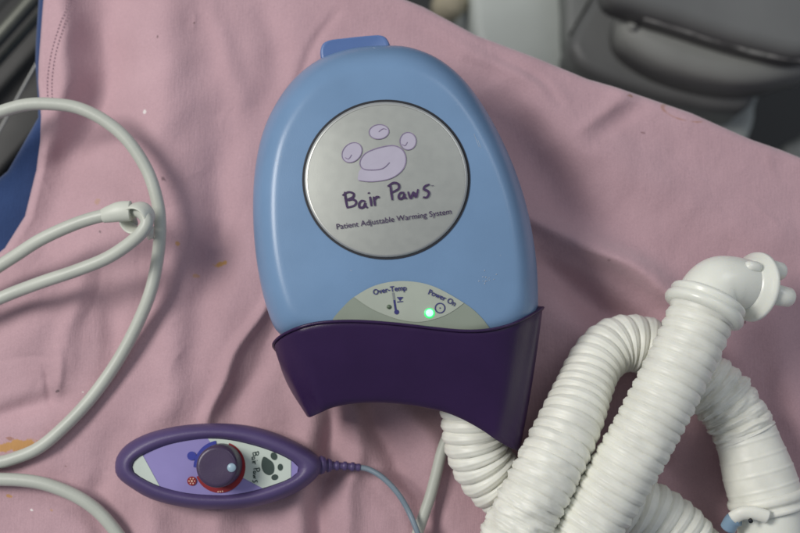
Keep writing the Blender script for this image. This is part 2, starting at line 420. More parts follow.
mb = MB(); pts, _ = pix_path([(645, 16, -.246), (662, 22, -.246), (700, 34, -.246), (730, 43, -.246), (764, 53, -.246), (812, 60, -.246)], .004); sweep(mb, pts, lambda s, a, i: .0030+.0014*noise.noise(Vector((s*60, a, 0))), 12); mb.build("scuffed_trim", M_scuff, eq)
mb = MB(); lathe(mb, P(632, 27, -.272), (0, 0, 1), [(0, .004), (.004, .0045), (.006, .003), (.0065, .001)], 20); mb.build("screw_cap", M_worn, eq)
mb = MB(); slab(mb, crom([(784, 150), (800, 138), (830, 120), (860, 150), (840, 200), (800, 190)], 4, True), -.80, -.45, .01); 
o = mb.build("pedestal_foot", M_mgrey); tag(o, "grey foot of equipment in the dark at the right edge", "equipment foot")
M_cream = mat("cream_plastic", (.55, .50, .36), .5, var=.2, vscale=60)
pl = thing("cream_castor", "cream rounded castor peeking past the sheet at the top edge", "castor", P(452, 0, -.45))
mb = MB(); lathe(mb, P(452, -1, -.42), (.3, .2, 1), [(-.03, .010), (-.02, .016), (0, .018), (.012, .014), (.018, .006)], 24); mb.build("wheel", M_cream, pl)
mb = MB(); pts, _ = pix_path([(448, 8, -.45), (446, -6, -.44), (440, -30, -.43)], .004); sweep(mb, pts, .008, 12); mb.build("fork", M_cream, pl)

M_steel = mat("brushed_rail", (.15, .155, .13), .4, metal=.5, var=.25, vscale=40)
M_black = mat("black_frame", (.022, .022, .020), .55, var=.3, vscale=20)
bf = thing("bed_frame", "dark bed frame with two worn metal rails left of the pink sheet", "bed frame", P(10, 40, -.5))
mb = MB()
pts, _ = pix_path([(-90, 135, -.20), (0, 36, -.20), (60, -32, -.20), (100, -80, -.20)], .01); sweep(mb, pts, .0062, 16); mb.build("rail", M_steel, bf)
mb = MB(); pts, _ = pix_path([(-90, 160, -.22), (0, 60, -.22), (60, -6, -.22), (100, -50, -.22)], .01); sweep(mb, pts, .0035, 12); mb.build("rail", M_steel, bf)
mb = MB(); slab(mb, [(-120, 130), (50, -50), (110, -110), (110, 60), (40, 130), (-60, 240)], -.34, -.24, .006); mb.build("side_panel", M_black, bf)
M_wire = mat("thin_wire", (.45, .45, .42), .4, var=.1)
mb = MB(); pts, _ = pix_path([(-25, 172, -.12), (2, 126, -.115), (20, 93, -.105), (38, 61, -.10), (55, 34, -.10)], .004); sweep(mb, pts, .0009, 8)
tag(mb.build("thin_wire", M_wire), "thin pale wire hanging in the dark gap left of the sheet", "wire")

# ------------------------------------------------------------ warming unit
M_blue = mat("satin_blue_plastic", (.178, .298, .472), .31, var=.10, vscale=22, bump=.10, bscale=1700, rvar=.05, spec=.45)
M_blue2 = mat("dark_blue_plastic", (.10, .18, .40), .4, var=.08, vscale=30, bump=.1, bscale=1500)
M_purple = mat("deep_purple_plastic", (.028, .009, .056), .36, var=.08, vscale=60, bump=.14, bscale=1400, rvar=.07, spec=.4)
OUT = crom([(389, 45.5), (412, 48), (437, 58), (460, 76), (480, 101), (499, 134), (515, 170), (527, 208), (535, 250), (538, 290), (536, 318),
            (520, 338), (480, 350), (430, 353), (380, 350), (330, 346), (294, 340), (276, 330), (264, 298), (256, 256), (253, 212), (255, 170),
            (263, 132), (277, 102), (296, 77), (322, 58), (354, 48)], 8, True)
CX, CY = 396, 200
_a = np.array([math.atan2(y-CY, x-CX) for x, y in OUT]); _r = np.array([math.hypot(x-CX, y-CY) for x, y in OUT])
_o = np.argsort(_a); _a = _a[_o]; _r = _r[_o]
_a = np.concatenate([_a[-3:]-2*math.pi, _a, _a[:3]+2*math.pi]); _r = np.concatenate([_r[-3:], _r, _r[:3]])
def outR(a): return float(np.interp(a, _a, _r))
def Ht(t):
    t = min(1, t); q = max(0, (t-.84)/.16)
    return .048+.0235*math.sqrt(max(0, 1-q**2.0))+.0035*(1-t*t)
def dz(x, y):
    d = math.hypot(x-CX, y-CY)
    return Ht(d/outR(math.atan2(y-CY, x-CX))) if d > 1e-6 else Ht(0)
unit = thing("warming_unit", "egg shaped blue warming unit with purple front and round silver badge", "warming unit", P(CX, CY, 0))
NA = 160; V = [P(CX, CY, Ht(0))]; F = []; ts = [.12, .25, .4, .52, .62, .70, .76, .80, .82, .84, .86, .88, .90, .92, .94, .955, .97, .98, .988, .995, 1.0]
for t in ts:
    for k in range(NA):
        a = -math.pi+2*math.pi*k/NA; r = outR(a)*t; V.append(P(CX+r*math.cos(a), CY+r*math.sin(a), Ht(t)))
low = [(0.999, .0475), (.995, .044), (.975, .042), (.972, .040), (.985, .038), (.97, .022), (.94, .010), (.90, .004)]
rim = V[-NA:]; cw = P(CX, CY, .048)
for s_, z in low:
    for p in rim: V.append(Vector((cw.x+(p.x-cw.x)*s_, cw.y+(p.y-cw.y)*s_, z)))
nr = len(ts)+len(low)
F += [(0, 1+k, 1+(k+1) % NA) for k in range(NA)]
F += [(1+i*NA+k, 1+i*NA+(k+1) % NA, 1+(i+1)*NA+(k+1) % NA, 1+(i+1)*NA+k) for i in range(nr-1) for k in range(NA)]
F.append(tuple(1+(nr-1)*NA+k for k in range(NA)))
link("body", V, F, M_blue, unit)
# scuffs on the blue face
M_scratch = mat("white_scuff", (.46, .52, .60), .7, var=.3, vscale=500)
mb = MB()
for i in range(16):
    x = 488+random.gauss(0, 5); y = 277+random.gauss(0, 3.2); flatpoly(mb, circ(x, y, random.uniform(.3, .9), random.uniform(.25, .6), random.uniform(0, 90), 7), dz, .00012)
for (x, y, dx, dy) in [(474, 134, 5, 13), (478, 140, 3, 8), (275, 160, 2, 1), (277, 164, 1.5, 1), (281, 156, 1, 1), (373, 47.5, 2, .5), (500, 255, 1, .5), (350, 270, 2, 1)]:
    ribbon(mb, [(x, y), (x+dx*.5, y+dy*.5+.2), (x+dx, y+dy)], .35, dz, .00012)
mb.build("scuff_marks", M_scratch, unit)
# hanging tab behind the head
tabl = crom([(321, 60), (320, 48), (326, 40.5), (345, 37.5), (370, 35), (383, 35), (389, 41), (390, 50), (386, 70), (355, 78), (326, 76)], 6, True)
mb = MB()
tw = [P(x, y, .044) for x, y in tabl]; tc_ = sum(tw, Vector())/len(tw); n = len(tw); VV = []
for (s_, z) in [(.97, .030), (1, .033), (1, .040), (.985, .0425), (.95, .0440), (.88, .0436)]:
    VV += [Vector((tc_.x+(p.x-tc_.x)*s_, tc_.y+(p.y-tc_.y)*s_, z)) for p in tw]
mb.add(VV, [(i*n+k, i*n+(k+1) % n, (i+1)*n+(k+1) % n, (i+1)*n+k) for i in range(5) for k in range(n)]+[tuple(range(n)), tuple(5*n+k for k in range(n))])
mb.build("hanging_tab", M_blue2, unit)
# purple front shroud
top = [(276, 349, .034), (273.5, 345, .046), (275, 340, .056), (283, 333.5, .0650), (297, 327, .0735), (313, 322.5, .0762), (332, 320.3, .0778), (360, 320, .0784), (395, 322.5, .0786), (430, 326.5, .0784), (460, 329.5, .0780), (485, 329, .0768), (507, 324.5, .0742), (522, 318.5, .070), (534, 312, .0615), (541, 307.5, .056), (543, 306.5, .046), (540, 310, .034)]
bot = [(306, 414, .020), (307.5, 417, .032), (310, 417.6, .042), (314, 416, .0475), (322, 412.5, .0552), (333, 408, .057), (350, 404.5, .0580), (372, 403, .0585), (397, 404, .0585), (420, 407, .0585), (443, 412, .0585), (463, 420, .058), (481, 430, .0575), (495, 439.5, .056), (507, 446.5, .0510), (516, 450.5, .046), (520, 450.5, .036), (519, 448, .022)]
T_ = crom(top, 5); B_ = crom(bot, 5); NV = 22; VV = []; n = len(T_)
for j in range(NV+1):
    v = j/NV
    for i in range(n):
        a, b = T_[i], B_[i]; u = i/(n-1)
        x = a[0]+(b[0]-a[0])*v; y = a[1]+(b[1]-a[1])*v; z = a[2]+(b[2]-a[2])*v
        x += math.sin(math.pi*v)*(2.2 if u > .5 else -5.0)*abs(2*u-1)**3   # waisted sides
        z += .0022*math.sin(math.pi*v)*math.sin(math.pi*u)
        if j == 0: z -= .0016
        if j == NV: z -= .0018
        VV.append(P(x, y, z))
o = link("front_shroud", VV, [(j*n+i, j*n+i+1, (j+1)*n+i+1, (j+1)*n+i) for j in range(NV) for i in range(n-1)], M_purple, unit)
# make sure the outside faces up, then give it wall thickness
bm = bmesh.new(); bm.from_mesh(o.data)
if sum(f.normal.z for f in bm.faces) < 0: bmesh.ops.reverse_faces(bm, faces=bm.faces)
bm.to_mesh(o.data); bm.free()
md = o.modifiers.new("s", 'SOLIDIFY'); md.thickness = .0030; md.offset = -1
mv = o.modifiers.new("b", 'BEVEL'); mv.width = .0009; mv.segments = 3; mv.angle_limit = math.radians(50)
# raised lip along the upper edge of the shroud
mb = MB(); lip = [P(x, y+1.2, z+.0001) for x, y, z in T_]; pts, _ = resample(lip, .0015); sweep(mb, pts, .0008, 10)
mb.build("shroud_lip", M_purple, unit)
# inner plenum wall behind the shroud, closing the front
M_under = mat("underside_plastic", (.02, .014, .03), .6)
mb = MB()
a_ = [P(x, y, .052) for x, y in [(292, 352), (330, 368), (400, 372), (470, 374), (512, 385), (528, 345)]]
b_ = [Vector((p.x, p.y, .006)) for p in a_]
mb.add(a_+b_, [(i, i+1, 7+i, 6+i) for i in range(5)]); mb.build("plenum_wall", M_under, unit)

# --- silver badge
M_silver = mat("silver_badge_metal", (.51, .525, .48), .40, metal=.75, var=.015, vscale=200, bump=.05, bscale=2500, rvar=.04)
M_rim = mat("polished_rim", (.55, .56, .53), .45, metal=.7, var=.05)
M_groove = mat("dark_groove", (.012, .014, .02), .5)
M_lav = mat("lavender_ink", (.45, .42, .51), .5, var=.05, vscale=90)
M_ink = mat("plum_ink", (.050, .022, .085), .5, var=.2, vscale=200)
M_inkl = mat("mauve_line_ink", (.24, .19, .30), .5, var=.1, vscale=200)
BXc, BYc, BRx, BRy = 386.2, 179.6, 82.0, 78.0
def bz(x, y):
    q = min(1.0, math.hypot((x-BXc)/BRx, (y-BYc)/BRy)); return dz(BXc, BYc)+.0008+.0018*(1-q*q)
dzc = dz
def badge_disc(mb, f0, f1, zfun, n=96, rings=6):
    V = []; 
    for j in range(rings+1):
        f = f0+(f1-f0)*j/rings
        for k in range(n):
            a = 2*math.pi*k/n; x = BXc+BRx*f*math.cos(a); y = BYc+BRy*f*math.sin(a); V.append(P(x, y, zfun(f, x, y)))
    F = [(j*n+k, j*n+(k+1) % n, (j+1)*n+(k+1) % n, (j+1)*n+k) for j in range(rings) for k in range(n)]
    if f0 < .05: F.append(tuple(range(n)))
    mb.add(V, F)
mb = MB(); badge_disc(mb, 1.025, .955, lambda f, x, y: dz(x, y)+.0004, rings=2); mb.build("badge_groove", M_groove, unit)
mb = MB(); badge_disc(mb, .01, .965, lambda f, x, y: bz(x, y), rings=10); badge = mb.build("badge", M_silver, unit)
mb = MB(); badge_disc(mb, .962, .995, lambda f, x, y: bz(x, y)+.00025-.0008*((f-.962)/.033)**2, rings=4); mb.build("bezel", M_rim, badge)
Z8 = lambda pts: [(300+x/3.3333, 100+y/3.3333) for x, y in pts]
s2 = lambda pts, n=6: [tuple(q) for q in crom(pts, n)]
mb = MB()
pad = crom([(196, 267), (240, 272), (300, 262), (340, 235), (353, 200), (342, 167), (310, 152), (260, 160), (218, 178), (200, 205), (203, 228), (197, 238), (194, 252)], 6, True)
flatpoly(mb, Z8(pad), bz)
toes = [circ(173, 175, 37, 29, 45, 32), circ(263, 106, 33, 24, 6, 32), circ(360, 137, 27, 29, 0, 32)]
for t in toes: flatpoly(mb, Z8(t), bz)
paw = mb.build("paw_print", M_lav, badge, False)
mb = MB()
ribbon(mb, Z8(s2([(195, 268), (240, 272), (300, 262), (340, 235), (353, 200), (342, 167), (310, 152), (260, 160), (218, 178), (200, 205), (207, 227), (235, 233), (275, 228), (298, 208)])), 1.0, bz, .0005)
for t in toes: ribbon(mb, Z8(t), .8, bz, .0005, closed=True)
ribbon(mb, Z8(s2([(150, 192), (162, 196), (172, 182)])), .8, bz, .0005)
ribbon(mb, Z8(s2([(288, 98), (276, 96), (262, 106)])), .8, bz, .0005)
ribbon(mb, Z8(s2([(340, 148), (350, 152), (358, 140)])), .8, bz, .0005)
mb.build("paw_outline", M_inkl, badge, False)
mb = MB()
strokes = [[(149, 306), (152, 330), (157, 358)], [(141, 318), (160, 307), (178, 312), (176, 324), (158, 333), (176, 331), (187, 340), (180, 352), (155, 359)],
 [(218, 338), (205, 336), (197, 346), (199, 358), (211, 357), (217, 344), (218, 352), (225, 360)], [(233, 322), (236, 338), (238, 354)], [(228, 308), (230, 312)],
 [(245, 322), (248, 338), (250, 353)], [(248, 336), (254, 324), (265, 324)],
 [(301, 284), (304, 308), (308, 334)], [(292, 288), (311, 276), (328, 281), (328, 296), (304, 309)],
 [(348, 309), (336, 309), (329, 319), (332, 329), (343, 326), (348, 313), (349, 322), (356, 330)],
 [(360, 305), (364, 318), (370, 327), (378, 308), (386, 323), (391, 310), (393, 297)],
 [(432, 281), (417, 287), (413, 297), (425, 303), (430, 312), (423, 324), (410, 324)], [(437, 286), (446, 285)]]
for i, s_ in enumerate(strokes): ribbon(mb, Z8(s2(s_) if len(s_) > 2 else s_), 2.45 if i < 12 else .6, bz, .0005+.00002*i)
text(mb, "Patient Adjustable Warming System", (394.2, 221.6), 7.9, 7.7, bz, .0006, squash=1.02, bold=.02)
mb.build("lettering", M_ink, badge, False)
# --- status panel
M_pang = mat("grey_panel_film", (.27, .31, .25), .45, var=.05, vscale=60)
M_panl = mat("pale_panel_film", (.40, .44, .37), .45, var=.05, vscale=60)
M_navy = mat("navy_ink", (.030, .030, .16), .5)
ctop = [tuple(q) for q in crom([(331, 324), (333.5, 318), (343, 307), (354, 297), (376, 285.2), (403, 281), (432.5, 286), (464, 303), (480, 316), (491, 330), (493, 334)], 6)]
mb = MB(); patch(mb, ctop, [(331, 326), (395, 328), (440, 332), (493, 335)], dz, .0004, 80); panel = mb.build("status_panel", M_pang, unit)
mb = MB(); patch(mb, [q for q in ctop if 353.9 <= q[0] <= 464.1], [tuple(q) for q in crom([(354, 297), (372, 309), (394, 318), (410, 321.5), (424, 321.5), (441, 317), (453, 311), (464, 303)], 5)], dz, .0007, 70); mb.build("pale_window", M_panl, panel)
mb = MB()
text(mb, "Over-Temp", (390.0, 291.8), 7.6, 8, dz, .0012, arc=.006, squash=.92, bold=.12)
text(mb, "Power On", (441.3, 299.6), 7.6, -25, dz, .0012, arc=.006, squash=.92, bold=.12)
ribbon(mb, [(394.2, 300), (395.8, 311)], 2.0, dz, .001, taper=False); flatpoly(mb, circ(396.6, 312, 2.4), dz, .001)
ribbon(mb, [(397, 297.5), (403, 297.5)], 1.0, dz, .001, taper=False); ribbon(mb, [(397, 302), (403, 301.4)], .9, dz, .001, taper=False); flatpoly(mb, [(397.6, 298), (402.4, 298), (400, 301)], dz, .001)
ribbon(mb, circ(440, 308, 4.8), 1.1, dz, .001, closed=True); flatpoly(mb, circ(440, 308, .7), dz, .001)
mb.build("panel_lettering", M_navy, panel, False)
M_tube = mat("grey_tube_ink", (.22, .24, .24), .5)
mb = MB(); ribbon(mb, [(393, 292.5), (394.2, 300)], 2.0, dz, .001, taper=False); mb.build("thermometer_tube", M_tube, panel, False)
M_off = mat("unlit_led", (.10, .14, .09), .3)
mb = MB(); flatpoly(mb, circ(389, 306.8, 2.2), dz, .0012); mb.build("alarm_led", M_off, panel)
M_led = mat("green_led_core", (.2, .9, .4), .3, emit=((.25, 1, .42), 2.2)); M_led2 = mat("green_led_ring", (.05, .5, .15), .3, emit=((.05, .8, .18), .75))
def dome(mb, x, y, r, h, n=24):
    c = P(x, y, dz(x, y)); R = r*.0006*.89; lathe(mb, c, (0, 0, 1), [(-.001, R)]+[(.0006+h*math.sin(a), R*math.cos(a)) for a in [0, .3, .6, .9, 1.2, 1.45]], n)
mb = MB(); dome(mb, 429.5, 313, 5.6, .0006); led = mb.build("power_led", M_led2, panel)
mb = MB(); dome(mb, 429.5, 313, 3.9, .0016); mb.build("led_core", M_led, led)

# ------------------------------------------------------------ hand controller
M_vio = mat("violet_rubber", (.088, .060, .165), .46, var=.12, vscale=50, bump=.18, bscale=1500, rvar=.05)
M_knob = mat("plum_knob", (.062, .040, .088), .38, var=.15, vscale=60, bump=.12, bscale=1500)
M_lavp = mat("lavender_panel", (.27, .23, .50), .4, var=.05, vscale=60)
M_wht = mat("pale_green_panel", (.55, .62, .55), .4, var=.06, vscale=60)
M_bli = mat("blue_ink", (.03, .04, .30), .4); M_red = mat("red_ink", (.26, .010, .016), .4)
M_dk = mat("dark_green_ink", (.030, .055, .045), .5, var=.1, vscale=200); M_dot = mat("pale_blue_dot", (.30, .42, .50), .35)
M_cr = mat("cream_ink", (.70, .45, .35), .5)
Zc = lambda pts: [(110+x/3.636, 415+y/3.636) for x, y in pts]
co_ = crom(Zc([(18, 190), (28, 145), (70, 100), (150, 62), (260, 38), (380, 30), (500, 38), (610, 68), (700, 110), (752, 145), (775, 172), (768, 205), (720, 255), (640, 300), (530, 332), (400, 342), (270, 335), (150, 305), (70, 260), (28, 225)]), 6, True)
ci_ = crom(Zc([(82, 190), (90, 168), (120, 146), (200, 112), (280, 94), (360, 86), (450, 94), (560, 122), (640, 155), (675, 178), (686, 195), (675, 215), (636, 238), (540, 270), (470, 285), (400, 291), (280, 283), (180, 258), (110, 224), (88, 207)]), 6, True)
KX, KY = 215, 467
def star(loop):
    a = np.array([math.atan2(y-KY, x-KX) for x, y in loop]); r = np.array([math.hypot(x-KX, y-KY) for x, y in loop]); o = np.argsort(a); a, r = a[o], r[o]
    a = np.concatenate([a[-3:]-2*math.pi, a, a[:3]+2*math.pi]); r = np.concatenate([r[-3:], r, r[:3]]); return lambda t: float(np.interp(t, a, r))
Ro, Ri = star(co_), star(ci_)
ctl = thing("hand_controller", "oval purple hand controller with round knob lying on the pink sheet", "hand controller", P(KX, KY, 0))
NA = 128; V = []; prof = [(0, .013), (.02, .0165), (.07, .0195), (.15, .022), (.28, .0243), (.45, .0258), (.62, .0262), (.78, .0256), (.90, .0244), (.965, .0232), (1.0, .0222), (1.05, .0216), (1.5, .0214)]
for s_, z in prof:
    for k in range(NA):
        a = -math.pi+2*math.pi*k/NA; r = Ro(a)+(Ri(a)-Ro(a))*s_
        V.append(P(KX+r*math.cos(a), KY+r*math.sin(a), z))
n0 = len(prof); rim = V[:NA]; cw = P(KX, KY, .013)
for s_, z in [(.995, .010), (.97, .005), (.92, .0015), (.8, .0005)]:
    V += [Vector((cw.x+(p.x-cw.x)*s_, cw.y+(p.y-cw.y)*s_, z)) for p in rim]
F = [(i*NA+k, i*NA+(k+1) % NA, (i+1)*NA+(k+1) % NA, (i+1)*NA+k) for i in range(n0-1) for k in range(NA)]
bidx = [0]+[n0+i for i in range(4)]
F += [(bidx[i]*NA+k, bidx[i]*NA+(k+1) % NA, bidx[i+1]*NA+(k+1) % NA, bidx[i+1]*NA+k) for i in range(4) for k in range(NA)]
F += [tuple((n0-1)*NA+k for k in range(NA)), tuple((n0+3)*NA+k for k in range(NA))]
link("housing", V, F, M_vio, ctl)
pz = lambda x, y: .0226
inner = [(KX+Ri(a)*1.0*math.cos(a), KY+Ri(a)*1.0*math.sin(a)) for a in np.linspace(-math.pi, math.pi, 96, endpoint=False)]
mb = MB(); flatpoly(mb, inner, pz, .0003); face = mb.build("face_panel", M_lavp, ctl, False)
def clip(loop, poly_test):  # keep the part of the face outline satisfying a half-plane test list
    out = loop
    for (nx, ny, c) in poly_test:
        new = []
        for i in range(len(out)):
            a, b = out[i-1], out[i]; da = nx*a[0]+ny*a[1]-c; db = nx*b[0]+ny*b[1]-c
            if (da >= 0) != (db >= 0): t = da/(da-db); new.append((a[0]+(b[0]-a[0])*t, a[1]+(b[1]-a[1])*t))
            if db >= 0: new.append(b)
        out = new
    return out
def half(p, q, inside):
    nx, ny = -(q[1]-p[1]), q[0]-p[0]; c = nx*p[0]+ny*p[1]
    if nx*inside[0]+ny*inside[1] < c: nx, ny, c = -nx, -ny, -c
    return (nx, ny, c)
mb = MB()
flatpoly(mb, clip(inner, [half((142.5, 455), (159.5, 486), (135, 470))]), pz, .0006)
mb.build("pale_panel", M_wht, face, False); mb = MB()
w2 = clip(inner, [half((206, 436), (238, 480), (260, 455)), half((236, 474), (266, 490), (260, 455)), half((291, 440), (291, 490), (260, 455))])
flatpoly(mb, w2, pz, .0006)
mb.build("pale_panel", M_wht, face, False)
pz2 = lambda x, y: .0232
mb = MB()
Zk = lambda pts: [(190+x/7.273, 430+y/7.273) for x, y in pts]
flatpoly(mb, Zk(crom([(520, 235), (530, 200), (545, 195), (570, 210), (600, 235), (612, 270), (606, 310), (575, 328), (540, 310), (522, 275)], 5, True)), pz2, .0003)
for t in (circ(610, 190, 23, 29, 25, 20), circ(656, 270, 19, 25, 0, 20), circ(616, 343, 25, 21, 20, 20)): flatpoly(mb, Zk(t), pz2, .0003)
for st_ in strokes[:-1]:
    q = s2(st_, 4) if len(st_) > 2 else st_
    ribbon(mb, [(255.4-(Y+(X-290)*.13-318)*.112, 467+(X-290)*.108) for X, Y in q], .95, pz2, .0003)
mb.build("printed_marks", M_dk, face, False)
# knob, its colour ring and icons
KT = P(216.5, 466.8, .041); rk = 20.6*.0006*(1-.041/D)
base = Vector((KT.x, KT.y, 0))
def ringarc(mb, r0, r1, a0, a1, z, n=40):
    V = []
    for i in range(n):
        a = math.radians(a0+(a1-a0)*i/(n-1))
        for r in (r0, r1): V.append(base+Vector((r*math.cos(a)-.0008, r*math.sin(a)-.0014, z)))
    mb.add(V, [(2*i, 2*i+1, 2*i+3, 2*i+2) for i in range(n-1)])
u = .0006*.96
mb = MB(); ringarc(mb, 15*u, 26.2*u, 100, 180, .0237); flatpoly(mb, circ(191.6, 455.8, 4.4), pz2, .0004); mb.build("blue_cold_mark", M_bli, face, False)
mb = MB(); ringarc(mb, 15*u, 25.0*u, 70, -158, .02365, 60); flatpoly(mb, circ(191.8, 481, 4.6), pz2, .0004); mb.build("red_warm_mark", M_red, face, False)
mb = MB()
for i in range(6):
    a = i*math.pi/3; flatpoly(mb, circ(191.8+2.7*math.cos(a), 481+2.7*math.sin(a), .75, n=8), pz2, .0008)
flatpoly(mb, circ(191.8, 481, 1.1, n=10), pz2, .0008)
for i in range(3): flatpoly(mb, circ(221.5-2.2*i+1, 491.2+.3*i, .8, n=8), pz2, .0008)
for i in range(4):
    a = i*math.pi/2
mb.build("sun_symbol", M_cr, face, False)
mb = MB(); lathe(mb, base, (0, 0, 1), [(.0215, rk*.98), (.0250, rk*1.04), (.0345, rk*1.02), (.0385, rk), (.0402, rk*.965), (.0410, rk*.90), (.0411, rk*.80), (.0408, rk*.4), (.0407, rk*.05)], 72)
knob = mb.build("knob", M_knob, ctl)
dp = P(231.6, 467.6, .0412); mb = MB(); lathe(mb, (dp.x, dp.y, 0), (0, 0, 1), [(.0395, 4.3*u), (.0413, 4.3*u), (.0417, 3.8*u), (.0418, .5*u)], 24); mb.build("pointer_dot", M_dot, knob)
# strain relief + thin cord
mb = MB()
path, Ln = pix_path([(303, 465.5, .0165), (318, 465, .0150), (330, 465.4, .0125), (345, 466, .011), (360, 467.5, .0095)], .0004)
def rr(s, a, i):
    t = s/Ln; base_r = (.0052-.0030*sm((t-.15)/.5))
    if .30 < t < .95: base_r *= 1+.20*(1 if math.sin((t-.3)*2*math.pi*7.5) > 0 else -.45)
    return base_r
sweep(mb, path, rr, 20); mb.build("strain_relief", M_vio, ctl)
M_tcord = mat("blue_grey_cord", (.20, .26, .31), .4, var=.1, vscale=60)
mb = MB(); path, _ = pix_path([(355, 467, .0095), (368, 469, .010), (382, 477, .012), (396, 491, .013), (407, 508, .013), (417, 531, .0155), (430, 570, .015), (445, 610, .01)], .0015)
sweep(mb, path, .00165, 12); mb.build("cord", M_tcord, ctl)

# ------------------------------------------------------------ grey power cords
M_cord = mat("grey_cord_jacket", (.51, .53, .465), .42, var=.10, vscale=35, bump=.12, bscale=500, rvar=.08, spec=.45)
M_clip = mat("pale_clip_plastic", (.60, .62, .54), .45, var=.08, vscale=60, bump=.1)
def cord(name, pts, r, label, m=M_cord):
    mb = MB(); path, _ = pix_path(pts, .0015); sweep(mb, path, r, 24); o = mb.build(name, m)
    if label: tag(o, label, "cord", "grey cords on the left of the sheet" if name == "power_cord" else None)
    return o
cord("power_cord", [(-70, 160, .026), (-30, 124, .027), (0, 112, .027), (25, 105, .027), (50, 104, .027), (78, 108, .027), (105, 121, .027), (128, 141, .026), (147, 170, .024), (157, 200, .022), (160, 225, .019), (158, 255, .015), (151, 290, .013), (137, 325, .009), (117, 362, .0065), (92, 397, .006), (66, 425, .006), (40, 447, .006), (15, 458, .006), (-8, 463, .006), (-60, 466, .006)],
     .0037, "grey cord rising in a wide arch at upper left, its shadow on the sheet")
cord("power_cord", [(-60, 477, .008), (-10, 479, .008), (20, 480, .008), (45, 484, .008), (72, 494, .008), (93, 507, .0075), (110, 524, .007), (124, 545, .006), (136, 580, .0055)],
     .0038, "grey cord curving across the bottom left corner of the sheet")
tc = thing("looped_cord", "grey cord doubled back through a pale clip inside the wide arch", "cord", P(60, 240, .0)); tc['group'] = "grey cords on the left of the sheet"
mb = MB(); path, _ = pix_path([(-60, 305, .015), (-10, 272, .022), (15, 256, .026), (40, 240, .031), (70, 226, .035), (95, 217.5, .038), (118, 213, .040), (128, 212, .040)], .0015); sweep(mb, path, .0037, 24)
path, _ = pix_path([(-60, 318, .018), (-10, 302, .020), (15, 292, .022), (45, 281, .027), (75, 271, .031), (105, 259, .035), (126, 246, .039), (141, 233, .043), (147, 222, .044), (142, 213, .042), (134, 211, .038), (130, 216, .032), (132, 224, .026)], .0012, 14); sweep(mb, path, .0037, 24)
mb.build("cable", M_cord, tc)
# clip: tapered sleeve swelling into a strap ring
mb = MB(); path, Lc = pix_path([(103, 216, .0388), (112, 213.5, .040), (121, 211.5, .0408), (131, 211, .041)], .0006)
sweep(mb, path, lambda s, a, i: .0041+.0018*math.sin(math.pi*min(1, s/Lc*.62)), 24, True, .85)
rc = P(137, 218, .0395); V = []; nR, nS = 44, 12
ax = Vector((-.35, -.45, .8)).normalized(); uu = ax.orthogonal().normalized(); vv = ax.cross(uu)
for i in range(nR):
    a = 2*math.pi*i/nR; dr = uu*math.cos(a)+vv*math.sin(a)
    wob = 1+.10*math.cos(2*a+.7)
    for k in range(nS):
        b = 2*math.pi*k/nS; V.append(rc+dr*(.0080*wob+.0013*math.cos(b))+ax*(.0054*math.sin(b)))
mb.add(V, [(i*nS+k, i*nS+(k+1) % nS, ((i+1) % nR)*nS+(k+1) % nS, ((i+1) % nR)*nS+k) for i in range(nR) for k in range(nS)])
# strap tail hanging below the ring
q = [P(142, 230, .034), P(153, 226, .034), P(153, 238, .022), P(148, 240, .020)]; q2 = [p-Vector((0, 0, .0018)) for p in q]
mb.add(q+q2, [(0, 1, 2, 3), (7, 6, 5, 4), (0, 1, 5, 4), (1, 2, 6, 5), (2, 3, 7, 6), (3, 0, 4, 7)])
mb.build("clip", M_clip, tc)
o = cord("supply_cord", [(470, 395, .014), (455, 420, .010), (443, 448, .008), (436, 475, .007), (430, 497, .0065), (422, 520, .006), (414, 545, .006), (404, 590, .006)], .0033, "grey cord running down from under the unit, left of its white hose", M_cord)

# ------------------------------------------------------------ corrugated hoses
def hose_material():
    m = mat("white_hose_plastic", (.84, .84, .75), .44, var=.12, vscale=70, bump=.15, bscale=300, sss=.30, rvar=.12, spec=.5)
    return m
M_hose = hose_material()
M_fit = mat("milky_fitting_plastic", (.84, .85, .76), .28, var=.05, vscale=50, sss=.35, rvar=.04)
M_latch = mat("blue_latch_plastic", (.22, .33, .44), .4)
PITCH = .0062
def hose(mb, pts, R=.0178, pitch=PITCH, seed=0, depth=.0016, crumple=(), seg=56, cap=True, pinch=()):
    sp = crom(pts, 16); w = [P(a, b, z) for a, b, z in [q[:3] for q in sp]]
    w, L_ = resample(w, pitch/14); n = len(w)
    # curvature: ribs squeeze on the inside of bends
    rnd = random.Random(seed); ph = [rnd.uniform(-.05, .05) for _ in range(400)]; am = [rnd.uniform(.85, 1.15) for _ in range(400)]
    def r(s, a, i):
        q = s/pitch+.45*noise.noise(Vector((s*38, seed*3.1, .3)))+.06*noise.noise(Vector((s*120, a*.7, seed))); ri = int(q); f = q-ri
        tw = .06*math.sin(a*2+seed)
        g = abs(math.sin(math.pi*(q+tw+ph[ri % 400]*math.sin(a))))
        rib = math.sqrt(1-(1-min(1, g*1.02))**2)**1.1                                   # broad rounded rib, narrow groove
        R_ = R-sum(amp*math.exp(-((s/L_-c)/wd)**2) for c, wd, amp in pinch)
        rr_ = R_-depth*am[ri % 400]*(1-rib)
        rr_ += .00045*math.exp(-((f-.5)/.10)**2)          # thin moulded line on each rib
        for (c, wd, amp) in crumple:
            e = math.exp(-((s/L_-c)/wd)**2)
            if e > .01: rr_ += amp*e*(noise.noise(Vector((s*260, a*2.2+seed, 1.7)))+.4*noise.noise(Vector((s*700, a*5, seed))))
        rr_ += .00012*noise.noise(Vector((s*120, a*1.5, seed+.5)))
        return rr_
    sweep(mb, w, r, seg, cap)
    return w
